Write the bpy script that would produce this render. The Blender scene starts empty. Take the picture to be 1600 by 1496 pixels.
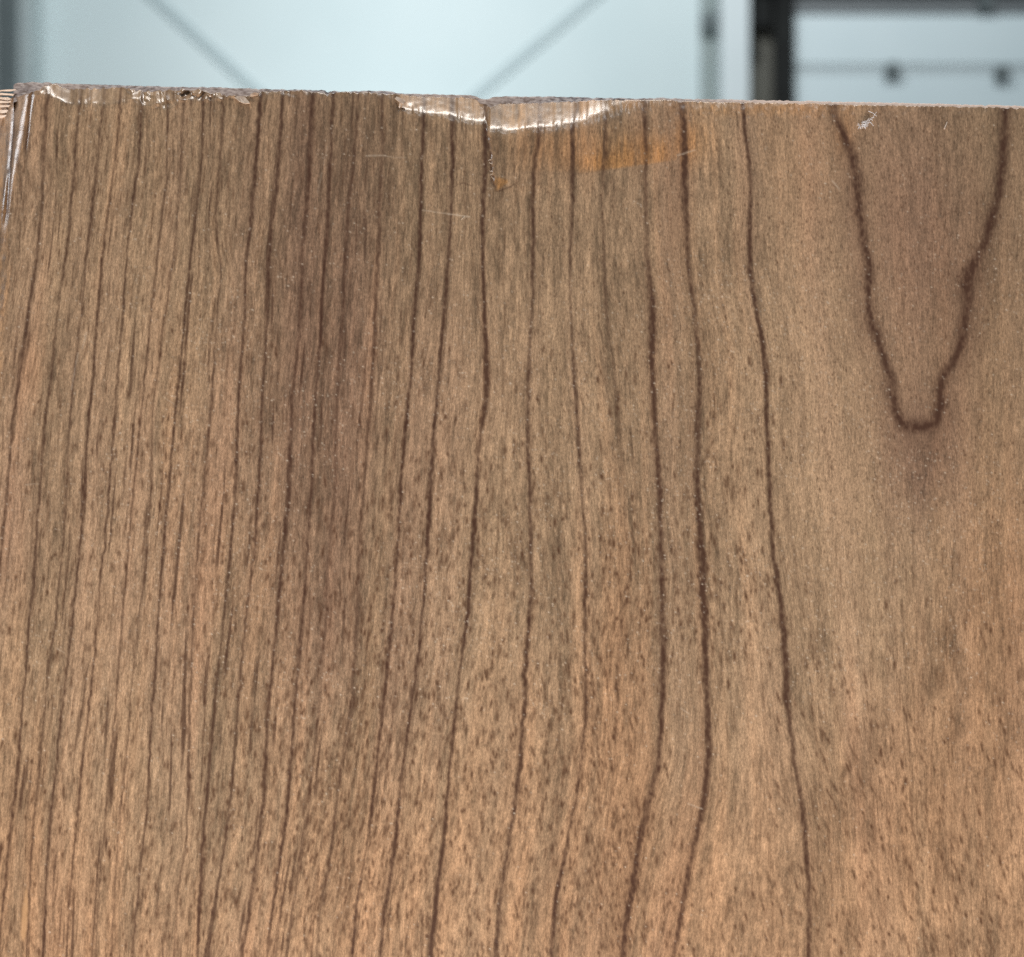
import bpy, bmesh, math
import numpy as np
from mathutils import Matrix, Vector

rng = np.random.default_rng(7)
scene = bpy.context.scene
col = scene.collection

# ------------------------------------------------------------------ camera
F = 1715.0                      # focal length in photo pixels (photo 1600 x 1496)
CX, CY = 800.0, 748.0
ZC = 1.94                       # camera height
DIST = 0.172                    # camera to veneer
cam = bpy.data.cameras.new("camera")
cam.sensor_fit = 'HORIZONTAL'
cam.sensor_width = 36.0
cam.lens = 36.0 * F / 1600.0
cam.clip_start = 0.01
cam.clip_end = 60.0
cam.dof.use_dof = True
cam.dof.focus_distance = 0.1745
cam.dof.aperture_fstop = 14.5
cam_o = bpy.data.objects.new("camera", cam)
cam_o.location = (0, 0, ZC)
cam_o.rotation_euler = (math.radians(90), 0, 0)
col.objects.link(cam_o)
scene.camera = cam_o

# ------------------------------------------------------------------ world and lamps
world = bpy.data.worlds.new("World")
scene.world = world
world.use_nodes = True
bg = world.node_tree.nodes["Background"]
bg.inputs[0].default_value = (0.80, 0.90, 1.0, 1)
bg.inputs[1].default_value = 0.10


def area_lamp(name, loc, target, size, size_y, power, color):
    l = bpy.data.lights.new(name, 'AREA')
    l.shape = 'RECTANGLE'
    l.size, l.size_y = size, size_y
    l.energy = power
    l.color = color
    o = bpy.data.objects.new(name, l)
    o.location = loc
    o.rotation_euler = (Vector(target) - Vector(loc)).to_track_quat('-Z', 'Y').to_euler()
    col.objects.link(o)
    return o


# unseen lights of the hall, in front of and above the door
area_lamp("unseen_hall_light", (0.5, -2.3, 5.1), (0, 0.2, 1.95), 0.6, 0.3, 15, (1.0, 0.98, 0.96))
area_lamp("unseen_hall_light", (0.1, -0.35, 5.2), (0.0, 0.2, 1.95), 1.4, 0.35, 84, (1.0, 0.94, 0.87))  # added overhead to brighten the bent top band
area_lamp("unseen_hall_light", (-4.2, -0.2, 3.9), (0, 0.2, 1.95), 1.2, 0.4, 36, (0.93, 0.96, 1.0))  # added at the left for highlights on the rounded edge
# warm fill light added low in front to brighten the lower veneer
area_lamp("low_fill_light", (-0.07, -0.06, 1.48), (-0.03, 0.17, 1.84), 0.24, 0.16, 4.1, (1.0, 0.88, 0.79))
# unseen light added behind the door to brighten the far wall
area_lamp("hidden_wall_light", (-1.0, 6.4, 3.9), (-1.0, 8.0, 4.7), 1.6, 0.5, 14, (0.92, 0.98, 1.0))
area_lamp("unseen_hall_light", (-0.8, 3.6, 8.2), (-0.6, 8.0, 4.6), 2.6, 0.6, 215, (0.95, 0.98, 1.0))
area_lamp("unseen_hall_light", (3.6, 4.2, 7.6), (2.9, 8.0, 4.9), 2.0, 0.6, 60, (0.93, 0.98, 1.0))  # added to brighten the sectional door

scene.cycles.use_denoising = False
scene.view_settings.view_transform = 'Standard'
scene.view_settings.look = 'None'
scene.view_settings.exposure = 0.0
scene.view_settings.gamma = 1.0
scene.view_settings.use_curve_mapping = False


# ------------------------------------------------------------------ helpers
def tag(o, label=None, cat=None, group=None, kind=None):
    if label: o["label"] = label
    if cat: o["category"] = cat
    if group: o["group"] = group
    if kind: o["kind"] = kind
    return o


def link_mesh(name, verts, faces, material, parent=None, smooth=True):
    me = bpy.data.meshes.new(name)
    me.from_pydata([tuple(v) for v in verts], [], faces)
    me.update()
    if smooth:
        me.polygons.foreach_set("use_smooth", [True] * len(me.polygons))
    o = bpy.data.objects.new(name, me)
    if material: me.materials.append(material)
    col.objects.link(o)
    if parent: o.parent = parent
    return o


def bm_obj(name, bm, material, parent=None):
    me = bpy.data.meshes.new(name)
    bm.to_mesh(me); bm.free()
    me.materials.append(material)
    o = bpy.data.objects.new(name, me)
    col.objects.link(o)
    if parent: o.parent = parent
    return o


def bm_box(bm, x0, x1, y0, y1, z0, z1, bevel=0.0):
    r = bmesh.ops.create_cube(bm, size=1.0)
    vs = r["verts"]
    for v in vs:
        v.co.x = x0 + (v.co.x + 0.5) * (x1 - x0)
        v.co.y = y0 + (v.co.y + 0.5) * (y1 - y0)
        v.co.z = z0 + (v.co.z + 0.5) * (z1 - z0)
    if bevel:
        es = list({e for v in vs for e in v.link_edges})
        bmesh.ops.bevel(bm, geom=es, offset=bevel, segments=2, affect='EDGES', profile=0.6)


def tube(points, radii, sides=5):
    """verts, faces of a tube along points"""
    P = np.asarray(points, float)
    V, Fc = [], []
    n = len(P)
    for i in range(n):
        t = P[min(i + 1, n - 1)] - P[max(i - 1, 0)]
        t /= np.linalg.norm(t) + 1e-12
        a = np.cross(t, (0.31, 0.9, 0.22)); a /= np.linalg.norm(a) + 1e-12
        b = np.cross(t, a)
        for k in range(sides):
            w = 2 * math.pi * k / sides
            V.append(P[i] + radii[i] * (math.cos(w) * a + math.sin(w) * b))
    for i in range(n - 1):
        for k in range(sides):
            k2 = (k + 1) % sides
            Fc.append((i * sides + k, i * sides + k2, (i + 1) * sides + k2, (i + 1) * sides + k))
    Fc.append(tuple(range(sides))[::-1])
    Fc.append(tuple((n - 1) * sides + k for k in range(sides)))
    return V, Fc


def new_mat(name):
    m = bpy.data.materials.new(name)
    m.use_nodes = True
    nt = m.node_tree
    return m, nt, nt.nodes["Principled BSDF"]


def noisy_mat(name, c1, c2, scale=8.0, rough=0.6, detail=4, bump=0.0, metallic=0.0, stretch=(1, 1, 1)):
    m, nt, b = new_mat(name)
    tc = nt.nodes.new("ShaderNodeTexCoord")
    mp = nt.nodes.new("ShaderNodeMapping")
    mp.inputs["Scale"].default_value = stretch
    nz = nt.nodes.new("ShaderNodeTexNoise")
    nz.inputs["Scale"].default_value = scale
    nz.inputs["Detail"].default_value = detail
    rp = nt.nodes.new("ShaderNodeValToRGB")
    rp.color_ramp.elements[0].color = (*c1, 1); rp.color_ramp.elements[0].position = 0.3
    rp.color_ramp.elements[1].color = (*c2, 1); rp.color_ramp.elements[1].position = 0.7
    L = nt.links.new
    L(tc.outputs["Object"], mp.inputs[0]); L(mp.outputs[0], nz.inputs["Vector"])
    L(nz.outputs["Fac"], rp.inputs[0]); L(rp.outputs[0], b.inputs["Base Color"])
    b.inputs["Roughness"].default_value = rough
    b.inputs["Metallic"].default_value = metallic
    if bump:
        bp = nt.nodes.new("ShaderNodeBump")
        bp.inputs["Strength"].default_value = bump
        bp.inputs["Distance"].default_value = 0.0002
        L(nz.outputs["Fac"], bp.inputs["Height"]); L(bp.outputs[0], b.inputs["Normal"])
    return m


# ------------------------------------------------------------------ the hall behind
WY = 8.0


def bx(px, y=WY): return (px - CX) / F * y
def bz(py, y=WY): return ZC + (CY - py) / F * y


m_wall = noisy_mat("painted_steel_wall", (0.64, 0.765, 0.78), (0.71, 0.825, 0.835), 0.9, 0.55)
m_post = noisy_mat("white_post_paint", (0.70, 0.79, 0.81), (0.74, 0.83, 0.85), 3, 0.5)
m_dark = noisy_mat("dark_steel", (0.008, 0.009, 0.009), (0.016, 0.018, 0.017), 4, 0.95)
m_column = noisy_mat("grey_column_paint", (0.11, 0.14, 0.145), (0.15, 0.18, 0.185), 4, 0.6)
m_flange = noisy_mat("pale_column_paint", (0.40, 0.47, 0.475), (0.45, 0.52, 0.525), 4, 0.6)
m_brace = noisy_mat("brace_paint", (0.44, 0.545, 0.565), (0.48, 0.585, 0.60), 6, 0.5)
m_jamb = noisy_mat("brown_grey_jamb", (0.13, 0.13, 0.105), (0.17, 0.165, 0.14), 3, 0.7)
m_panel = noisy_mat("door_panel_paint", (0.70, 0.83, 0.865), (0.74, 0.865, 0.895), 2, 0.45)
m_panel_shade = noisy_mat("panel_shade_grey", (0.16, 0.18, 0.19), (0.20, 0.22, 0.23), 2, 0.5)  # dark grey stands in for the shadow across the top panel
m_seal = noisy_mat("panel_joint", (0.50, 0.58, 0.60), (0.54, 0.62, 0.64), 5, 0.6)
m_floor = noisy_mat("concrete", (0.24, 0.24, 0.23), (0.34, 0.335, 0.32), 0.8, 0.6)

bm = bmesh.new(); bm_box(bm, -9, 12, -2.0, WY + 1.2, -0.2, 0.0)
tag(bm_obj("floor", bm, m_floor), kind="structure")

bm = bmesh.new(); bm_box(bm, -9, bx(1094), WY, WY + 0.15, 0.0, 7.5)
tag(bm_obj("wall", bm, m_wall), kind="structure")

# steel column at the left: web and two flanges
column = bpy.data.objects.new("steel_column", None); col.objects.link(column)
column.location = (bx(22, WY - .2), WY - 0.2, 0)
tag(column, "dark grey steel column against the pale wall, at the far left edge", "column", kind="thing")
bm = bmesh.new(); bm_box(bm, -0.075, 0.045, -0.10, 0.10, 0.0, 7.5, 0.006); bm_obj("web", bm, m_column, column)
bm = bmesh.new(); bm_box(bm, 0.046, 0.13, -0.04, 0.16, 0.0, 7.5, 0.004); bm_obj("flange", bm, m_flange, column)
bm = bmesh.new(); bm_box(bm, -0.16, -0.076, -0.04, 0.16, 0.0, 7.5, 0.004); bm_obj("flange", bm, m_flange, column)


def brace(p0, p1, label):
    y = WY - 0.016
    a = np.array([bx(p0[0], y), y, bz(p0[1], y)]); b = np.array([bx(p1[0], y), y, bz(p1[1], y)])
    d = (b - a)
    a2 = a - d * 1.2; b2 = b + d * 1.0
    u = (b2 - a2) / np.linalg.norm(b2 - a2); n = np.array([-u[2], 0, u[0]]) * .032; dy = np.array([0, .012, 0])
    V = [a2 - n, a2 + n, a2 + n + dy, a2 - n + dy, b2 - n, b2 + n, b2 + n + dy, b2 - n + dy]
    Fc = [(0, 1, 2, 3), (4, 7, 6, 5), (0, 4, 5, 1), (1, 5, 6, 2), (2, 6, 7, 3), (3, 7, 4, 0)]
    o = link_mesh("brace_bar", V, Fc, m_brace, smooth=False)
    tag(o, label, "brace", "diagonal brace on the wall")


brace((245, 0), (398, 140), "thin grey brace bar slanting down to the right, nearer the dark column")
brace((922, 0), (748, 145), "thin grey brace bar slanting down to the left, nearer the white post")

# wall end trim, white post, dark opening with its track
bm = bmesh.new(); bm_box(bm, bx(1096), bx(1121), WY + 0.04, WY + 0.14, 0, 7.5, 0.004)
trim = bm_obj("wall_trim", bm, noisy_mat("seam_shade_paint", (0.30, 0.36, 0.355), (0.35, 0.41, 0.40), 3, .6))  # its grey holds the shading at the wall seam
tag(trim, "vertical trim strip, seam shading painted grey, between pale wall and bright white post", "trim", kind="thing")
bm = bmesh.new(); bm_box(bm, bx(1097, WY), bx(1117), WY - 0.03, WY + 0.035, bz(50), bz(22), 0.008)
bm_obj("bracket", bm, m_column, trim)
bm = bmesh.new(); bm_box(bm, bx(1123), bx(1166), WY - 0.12, WY + 0.1, 0, 7.5, 0.012)
tag(bm_obj("post", bm, m_post), "bright white post beside the dark gap", "post")
jamb = bm = bmesh.new(); bm_box(bm, bx(1168), bx(1214), WY + 0.10, WY + 0.2, 0, 7.5, 0.004)
jamb = bm_obj("door_jamb", bm, m_jamb)
tag(jamb, "brownish grey jamb in the dark gap beside the white post", "jamb", kind="thing")
for py0, py1, x0, x1 in ((-14, 42, 1168, 1206), (62, 86, 1168, 1186)):
    bm = bmesh.new(); bm_box(bm, bx(x0), bx(x1), WY + 0.0, WY + 0.098, bz(py1), bz(py0), 0.01)
    bm_obj("bracket", bm, m_dark, jamb)
bm = bmesh.new(); bm_box(bm, bx(1212), bx(1241), WY - 0.02, WY + 0.2, 0, 7.5, 0.01)
track = bm_obj("door_track", bm, m_dark)
tag(track, "black vertical track at the edge of the grey sectional door", "track")

sd = bpy.data.objects.new("sectional_door", None); col.objects.link(sd)
sd.location = (bx(1243), WY + 0.04, 0)
tag(sd, "pale grey sectional overhead door with dark hinges on its joints", "door", kind="thing")
ox, oy = sd.location.x, sd.location.y
seams = [bz(106)]
ph = 0.51
while seams[-1] - ph > 0.2: seams.append(seams[-1] - ph)
edges = [bz(12)] + seams + [0.02]
for i in range(len(edges) - 1):
    bm = bmesh.new(); bm_box(bm, 0, 8.0, 0, 0.05, edges[i + 1] + 0.035, edges[i] - 0.035, 0.012)
    bm_obj("panel", bm, m_panel, sd)
    bm = bmesh.new(); bm_box(bm, 0, 8.0, 0.012, 0.045, edges[i + 1] - 0.033, edges[i + 1] + 0.033)
    bm_obj("joint", bm, m_seal, sd)
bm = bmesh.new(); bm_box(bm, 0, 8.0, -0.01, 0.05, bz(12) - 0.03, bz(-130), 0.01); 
tag(bm_obj("panel", bm, m_panel_shade, sd), "top panel, shadow painted in as dark grey")


def hinge(px, py):
    x, z = bx(px) - ox, bz(py)
    h = bpy.data.objects.new("hinge", None)
    bm = bmesh.new()
    bm_box(bm, x - 0.045, x + 0.045, -0.035, -0.012, z - 0.06, z + 0.06, 0.01)
    r = bmesh.ops.create_cone(bm, cap_ends=True, segments=16, radius1=0.045, radius2=0.045, depth=0.05,
                              matrix=Matrix.Translation((x, -0.055, z)) @ Matrix.Rotation(math.pi / 2, 4, 'X'))
    bpy.data.objects.remove(h)
    bm_obj("hinge", bm, m_column, sd)


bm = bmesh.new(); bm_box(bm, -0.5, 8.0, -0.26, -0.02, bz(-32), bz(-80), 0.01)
bm_obj("added_overhang", bm, m_panel_shade, sd)  # unseen overhang, added to shade the upper panels
for p in ((1395, 110), (1566, 114), (1540, 6), (1737, 118)): hinge(*p)

# ------------------------------------------------------------------ door frame of reference
R_ROLL, R_LEAN = math.radians(1.30), math.radians(2.6)
cr, sr, cl, sl = math.cos(R_ROLL), math.sin(R_ROLL), math.cos(R_LEAN), math.sin(R_LEAN)
EA = np.array([cr, 0, -sr])                 # to the right along the door
EC = np.array([sr * cl, sl, cr * cl])       # up the door
ED = np.cross(EC, EA); ED = ED if ED[1] > 0 else -ED   # into the door
O = np.array([0, DIST, ZC])
CAM = np.array([0, 0, ZC])
HD = 1.905                                   # base below the optical axis


def px_to_ac(px, py, depth=0.0):
    """photo pixel -> local (a, c) on the plane lying `depth` behind the veneer"""
    px = np.asarray(px, float); py = np.asarray(py, float)
    r = np.stack([(px - CX) / F, np.ones_like(px), (CY - py) / F], -1)
    P0 = O + ED * depth if np.isscalar(depth) else O + ED * np.asarray(depth)[..., None]
    t = ((P0 - CAM) @ ED) / (r @ ED)
    X = CAM + r * t[..., None] - O
    return X @ EA, X @ EC


def ac_to_px(a, c):
    X = O + a[..., None] * EA + c[..., None] * EC - CAM
    return CX + F * X[..., 0] / X[..., 1], CY - F * X[..., 2] / X[..., 1]


door = bpy.data.objects.new("door", None)
col.objects.link(door)
Mx = Matrix(((EA[0], ED[0], EC[0]), (EA[1], ED[1], EC[1]), (EA[2], ED[2], EC[2]))).to_4x4()
Mx.translation = Vector(O - HD * EC)
door.matrix_world = Mx
tag(door, "brown wood veneer door with torn, chipped top edge and dark grain lines", "door", kind="thing")


def loc(px, py, depth):
    a, c = px_to_ac(np.array([px], float), np.array([py], float), depth)
    return np.array([a[0], depth, c[0] + HD])


# ------------------------------------------------------------------ wood figure (masks in a photo-sized raster)
X0, Y0, RW, RH = -70, 96, 1740, 1470
xs = np.arange(RW) + X0
ys = np.arange(RH) + Y0
XX, YY = np.meshgrid(xs.astype(np.float32), ys.astype(np.float32))

fx = np.fft.rfftfreq(RW)[None, :]; fy = np.fft.fftfreq(RH)[:, None]


def blur_noise(sx, sy, seed):
    """gaussian-filtered noise, unit variance, correlation lengths in px"""
    r = np.random.default_rng(seed)
    n = np.fft.rfft2(r.standard_normal((RH, RW)))
    n *= np.exp(-2 * (math.pi ** 2) * ((fx * sx) ** 2 + (fy * sy) ** 2))
    o = np.fft.irfft2(n, s=(RH, RW))
    return (o / o.std()).astype(np.float32)


def blur(img, s):
    n = np.fft.rfft2(img)
    n *= np.exp(-2 * (math.pi ** 2) * ((fx * s) ** 2 + (fy * s) ** 2))
    return np.fft.irfft2(n, s=img.shape).astype(np.float32)


def ss(x, a, b):
    t = np.clip((x - a) / (b - a), 0, 1)
    return t * t * (3 - 2 * t)


def blob(cx, cy, rx, ry):
    return np.exp(-(((XX - cx) / rx) ** 2 + ((YY - cy) / ry) ** 2))


# growth lines: (strength, half width top, half width bottom, soft side, points)
LN = {
 'L1': (.80, 4.0, 2.2, 0, [(77,128),(75,137),(67,250),(66,312),(57,400),(45,487),(32,574),(19,667),(12,750),(4,843),(-12,1000),(-40,1300),(-58,1496)]),
 'L2': (.85, 3.4, 2.2, 0, [(129,132),(127,142),(120,200),(114,287),(104,392),(91,480),(80,587),(71,654),(63,755),(56,843),(53,897),(44,990),(39,1070),(35,1096),(29,1190),(16,1297),(5,1417),(-3,1496)]),
 'L3': (.80, 3.2, 2.0, 0, [(166,132),(164,142),(155,212),(149,287),(135,400),(126,494),(115,592),(107,694),(104,763),(99,851),(91,924),(84,990),(75,1038),(70,1110),(60,1216),(51,1297),(45,1403),(42,1496)]),
 'L4': (.90, 3.2, 2.2, 0, [(190,132),(189,137),(184,212),(175,287),(160,400),(152,494),(143,614),(135,694),(132,750),(124,870),(115,950),(107,1030),(98,1096),(87,1203),(76,1310),(71,1403),(67,1496)]),
 'L5': (.95, 3.0, 2.5, 0, [(222,132),(221,165),(217,250),(207,325),(198,400),(190,507),(183,600),(176,681),(171,763),(164,851),(156,924),(147,1030),(140,1096),(128,1190),(119,1297),(110,1385),(103,1496)]),
 'L7': (.75, 2.0, 2.0, 0, [(262,132),(262,180),(260,287),(246,400),(235,494),(227,587),(218,667),(210,750),(200,857),(196,910),(187,1017),(182,1096),(171,1203),(160,1323),(152,1438),(149,1496)]),
 'L8': (.65, 2.4, 1.8, 0, [(289,132),(287,162),(285,200),(281,300),(272,400),(255,507),(246,587),(237,654),(237,763),(230,830),(224,910),(214,990),(203,1096),(199,1163),(191,1243),(182,1337),(174,1496)]),
 'L9': (.85, 2.6, 2.2, 0, [(318,132),(316,200),(314,275),(298,400),(290,480),(281,587),(271,667),(265,750),(255,857),(247,964),(243,1044),(238,1096),(233,1203),(227,1297),(219,1350),(207,1496)]),
 'L10': (.75, 2.6, 2.0, 0, [(350,132),(349,150),(346,225),(337,337),(345,427),(333,587),(325,694),(318,763),(307,884),(302,977),(297,1096),(295,1230),(291,1320),(279,1385),(271,1496)]),
 'L11': (.95, 3.5, 2.8, 0, [(408,132),(407,150),(402,225),(394,325),(385,400),(382,494),(373,614),(369,721),(369,763),(360,857),(350,964),(338,1071),(326,1216),(318,1297),(313,1390),(308,1496)]),
 'L12': (.90, 3.4, 2.8, 0, [(442,132),(441,150),(437,225),(431,300),(420,400),(419,480),(413,574),(409,641),(405,748),(398,851),(388,937),(377,1044),(372,1096),(364,1216),(350,1323),(337,1403),(320,1496)]),
 'L13': (.85, 4.5, 2.8, 0, [(489,132),(487,175),(484,250),(479,325),(472,400),(471,467),(465,547),(457,614),(455,667),(451,763),(444,857),(435,937),(428,1017),(420,1096),(411,1256),(403,1323),(396,1380),(377,1496)]),
 'L14': (.95, 3.2, 3.0, 0, [(521,132),(520,175),(516,250),(510,375),(502,480),(499,547),(494,600),(490,667),(487,750),(480,857),(475,937),(468,1017),(459,1110),(455,1190),(447,1283),(435,1358),(424,1430),(417,1496)]),
 'L15': (.70, 3.6, 2.8, 0, [(561,132),(560,150),(552,250),(544,325),(539,413),(536,494),(527,614),(523,694),(524,763),(512,884),(510,964),(504,1017),(498,1110),(490,1190),(482,1270),(471,1337),(465,1377),(455,1430),(448,1496)]),
 'L16': (.80, 4.0, 3.0, 0, [(597,132),(597,237),(594,300),(591,400),(586,480),(583,560),(579,627),(574,694),(568,763),(563,817),(559,924),(556,990),(549,1100),(536,1176),(527,1243),(518,1323),(510,1377),(499,1430),(494,1496)]),
 'L17': (.95, 3.2, 3.2, 0, [(663,132),(662,175),(659,275),(655,400),(647,494),(642,587),(635,654),(627,750),(622,843),(618,910),(610,990),(604,1057),(599,1096),(592,1163),(583,1243),(574,1318),(563,1377),(555,1430),(550,1496)]),
 'L18': (.98, 4.5, 3.2, 0, [(707,132),(707,250),(705,337),(701,400),(693,494),(686,587),(679,667),(673,750),(669,830),(663,924),(657,990),(649,1057),(643,1096),(635,1163),(625,1230),(618,1310),(611,1363),(602,1417),(594,1496)]),
 'L19': (.98, 4.6, 3.8, 0, [(758,132),(758,187),(759,250),(754,337),(754,400),(756,480),(760,547),(760,627),(750,681),(745,750),(741,817),(735,897),(729,977),(719,1044),(713,1096),(706,1163),(699,1243),(693,1318),(683,1390),(672,1496)]),
 'L20': (.88, 4.2, 4.2, 0, [(845,132),(844,162),(842,212),(836,250),(832,312),(833,400),(832,467),(828,534),(825,614),(825,694),(828,763),(829,843),(831,924),(825,990),(820,1057),(820,1096),(813,1190),(805,1256),(797,1300),(788,1363),(780,1417),(774,1496)]),
 'L21': (.90, 4.0, 3.4, 0, [(902,132),(900,167),(895,200),(894,275),(891,400),(891,480),(895,547),(899,614),(903,667),(908,750),(915,843),(915,910),(914,977),(914,1044),(916,1096),(910,1176),(899,1256),(891,1288),(880,1350),(870,1395),(864,1443),(861,1496)]),
 'L22': (.62, 3.6, 3.2, 0, [(944,132),(945,162),(946,225),(941,312),(944,400),(946,467),(951,520),(959,574),(963,627),(967,667),(974,763),(978,830),(982,905),(975,950),(967,1004),(963,1097),(960,1200),(940,1350),(925,1496)]),
 'L23': (.98, 6.8, 5.4, -1, [(1006,132),(1007,157),(1009,225),(1009,287),(1011,400),(1019,480),(1018,547),(1022,627),(1025,694),(1030,750),(1033,857),(1035,937),(1037,1017),(1035,1096),(1030,1190),(1014,1251),(1003,1296),(995,1345),(987,1395),(978,1438),(974,1496)]),
 'L24': (.98, 7.0, 5.8, -1, [(1064,132),(1065,162),(1070,212),(1069,287),(1074,400),(1081,453),(1089,520),(1094,587),(1091,654),(1088,750),(1094,830),(1098,910),(1102,990),(1103,1071),(1105,1096),(1107,1163),(1102,1243),(1089,1304),(1075,1363),(1067,1411),(1057,1465),(1052,1496)]),
 'L25': (.98, 3.4, 5.2, 0, [(1160,132),(1161,168),(1166,223),(1174,288),(1172,327),(1170,400),(1177,467),(1189,520),(1196,574),(1198,667),(1202,750),(1207,857),(1215,910),(1223,977),(1229,1057),(1229,1096),(1237,1150),(1244,1208),(1255,1270),(1260,1337),(1264,1377),(1264,1443),(1263,1496)]),
}
VEE = [(1298,140),(1301,165),(1314,204),(1335,253),(1340,295),(1346,347),(1357,409),(1358,494),(1371,534),(1384,563),(1392,600),(1398,641),(1409,663),(1435,669),(1463,662),(1470,635),(1470,598),(1481,574),(1499,547),(1507,515),(1511,480),(1509,441),(1527,405),(1548,353),(1561,301),(1567,246),(1572,175),(1574,140)]

wob_lo = np.cumsum(rng.standard_normal((32, RH)) * 0.10, 1)
names = list(LN)
rows_x = []; smooth_x = []
for i, nm in enumerate(names):
    P = np.array(LN[nm][4], float)
    x = np.interp(ys, P[:, 1], P[:, 0])
    k = np.exp(-0.5 * (np.arange(-30, 31) / 9.0) ** 2); k /= k.sum()
    xp = np.pad(x, 30, mode='edge')
    x = np.convolve(xp, k, mode='valid')
    smooth_x.append(x)
    w = rng.standard_normal(RH)
    kk = np.exp(-0.5 * (np.arange(-12, 13) / 4.0) ** 2); kk /= np.sqrt((kk ** 2).sum())
    x = x + 0.55 * np.convolve(np.pad(w, 12), kk, mode='valid')
    rows_x.append(x)
rows_x = np.array(rows_x); smooth_x = np.array(smooth_x)
# guides without a drawn line (they bend the grain coordinate only)
g_left = rows_x[0] - 70
va = np.interp(ys, [132,253,409,494,563,641,760,1100,1496], [1298,1335,1357,1358,1384,1398,1425,1432,1440])
vb = np.interp(ys, [140,246,353,441,515,574,640,760,1100,1496], [1574,1567,1548,1515,1507,1481,1470,1475,1486,1500])
g_r = np.interp(ys, [132, 700, 1496], [1660, 1640, 1660]); g_r2 = g_r + 150
gva = np.interp(ys, [132, 600, 1496], [1362, 1392, 1420]); gvb = np.interp(ys, [132, 600, 1496], [1512, 1512, 1530])
GUIDE = np.vstack([g_left[None], smooth_x, gva[None], gvb[None], g_r[None], g_r2[None]])
GUIDE = np.maximum.accumulate(GUIDE + np.arange(len(GUIDE))[:, None] * 1e-3, 0)
ref_row = 600 - Y0
S = np.empty((RH, RW), np.float32)
for r in range(RH):
    S[r] = np.interp(xs, GUIDE[:, r], GUIDE[:, ref_row])
SL = blur(np.gradient(S, axis=0) / np.maximum(np.gradient(S, axis=1), .2), 6)   # -dx/dy of the grain


def grain_noise(su, sv, seed, tw=2048, th=2048):
    """noise streaked along the grain; su, sv are correlation lengths in px"""
    r = np.random.default_rng(seed)
    n = np.fft.rfft2(r.standard_normal((th, tw)))
    gx = np.fft.rfftfreq(tw)[None, :]; gy = np.fft.fftfreq(th)[:, None]
    n *= np.exp(-2 * math.pi ** 2 * ((gx * su) ** 2 + (gy * sv) ** 2))
    t = np.fft.irfft2(n, s=(th, tw)); t = (t / t.std()).astype(np.float32)
    u = S + 120.0
    i0 = np.floor(u).astype(int); f = u - i0
    row = (np.arange(RH) % th)[:, None]
    return t[row, i0 % tw] * (1 - f) + t[row, (i0 + 1) % tw] * f


mod1 = grain_noise(3.0, 22, 11)
mod2 = blur_noise(1.2, 2.2, 12)
line = np.zeros((RH, RW), np.float32)
halo = np.zeros((RH, RW), np.float32)
for i, nm in enumerate(names):
    st, wt, wb, side, _ = LN[nm]
    d = XX - rows_x[i][:, None].astype(np.float32)
    w = np.interp(ys, [150, 500, 1496], [wt, (wt + wb) / 2, wb])[:, None].astype(np.float32) * 0.96
    r1 = rng.standard_normal(RH)
    kk = np.exp(-0.5 * (np.arange(-120, 121) / 40.0) ** 2); kk /= np.sqrt((kk ** 2).sum())
    slow = np.convolve(np.pad(r1, 120), kk, mode='valid')[:, None].astype(np.float32)
    w = w * (1 + 0.13 * slow)
    amp = st * np.clip(0.96 + 0.07 * slow, .72, 1.1)
    if nm == 'L22': amp = amp * np.interp(ys, [150, 500, 540, 600, 700, 900, 1000, 1300, 1400], [1, .9, .5, .6, .45, .5, .8, .5, .1])[:, None]
    if nm in ('L16', 'L15'): amp = amp * np.interp(ys, [150, 600, 680, 760, 980, 1060, 1110, 1300], [1, .9, .75, .8, .8, .6, .8, 1])[:, None]
    prof = np.exp(-np.abs(d / w) ** 2.6)
    line = np.maximum(line, amp * prof)
    if side: 
        h = np.where(d * side > 0, np.exp(-np.abs(d) / (3.2 * w)), np.exp(-np.abs(d) / (1.2 * w)))
        halo = np.maximum(halo, .75 * amp * h)
    else:
        halo = np.maximum(halo, .38 * amp * np.exp(-np.abs(d) / (1.5 * w)))
# V figure
vp = np.array(VEE, float)
seg = np.cumsum(np.r_[0, np.hypot(*np.diff(vp, axis=0).T)])
tt = np.arange(0, seg[-1], 2.5)
vx = np.interp(tt, seg, vp[:, 0]); vy = np.interp(tt, seg, vp[:, 1])
k = np.exp(-0.5 * (np.arange(-8, 9) / 2.6) ** 2); k /= k.sum()
vx[8:-8] = np.convolve(vx, k, 'valid'); vy[8:-8] = np.convolve(vy, k, 'valid')
vx += np.convolve(np.pad(rng.standard_normal(len(vx)), 8), k * 2.4, 'valid')
y1, y2, x1, x2 = 100 - Y0, 760 - Y0, 1230 - X0, 1640 - X0
dm = np.full((y2 - y1, x2 - x1), 1e9, np.float32); 
sub_x, sub_y = XX[y1:y2, x1:x2], YY[y1:y2, x1:x2]
vw = np.interp(tt, [0, 150, 420, 520, 640, 900, seg[-1]], [7.5, 11., 9.5, 11.5, 10., 10.5, 10.])
vw = vw * (1 + .16 * np.interp(tt, np.arange(0, seg[-1] + 30, 30), rng.standard_normal(int(seg[-1] // 30) + 2)[:len(np.arange(0, seg[-1] + 30, 30))]))
for q in range(len(tt)):
    dm = np.minimum(dm, ((sub_x - vx[q]) ** 2 + ((sub_y - vy[q])) ** 2) / vw[q] ** 2)
dm = np.sqrt(dm)
vl = np.zeros_like(line); vh = np.zeros_like(line)
vl[y1:y2, x1:x2] = 1.0 * np.exp(-dm ** 1.7)
ins = ((XX > va[:, None]) & (XX < vb[:, None]) & (YY < 672))
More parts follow.
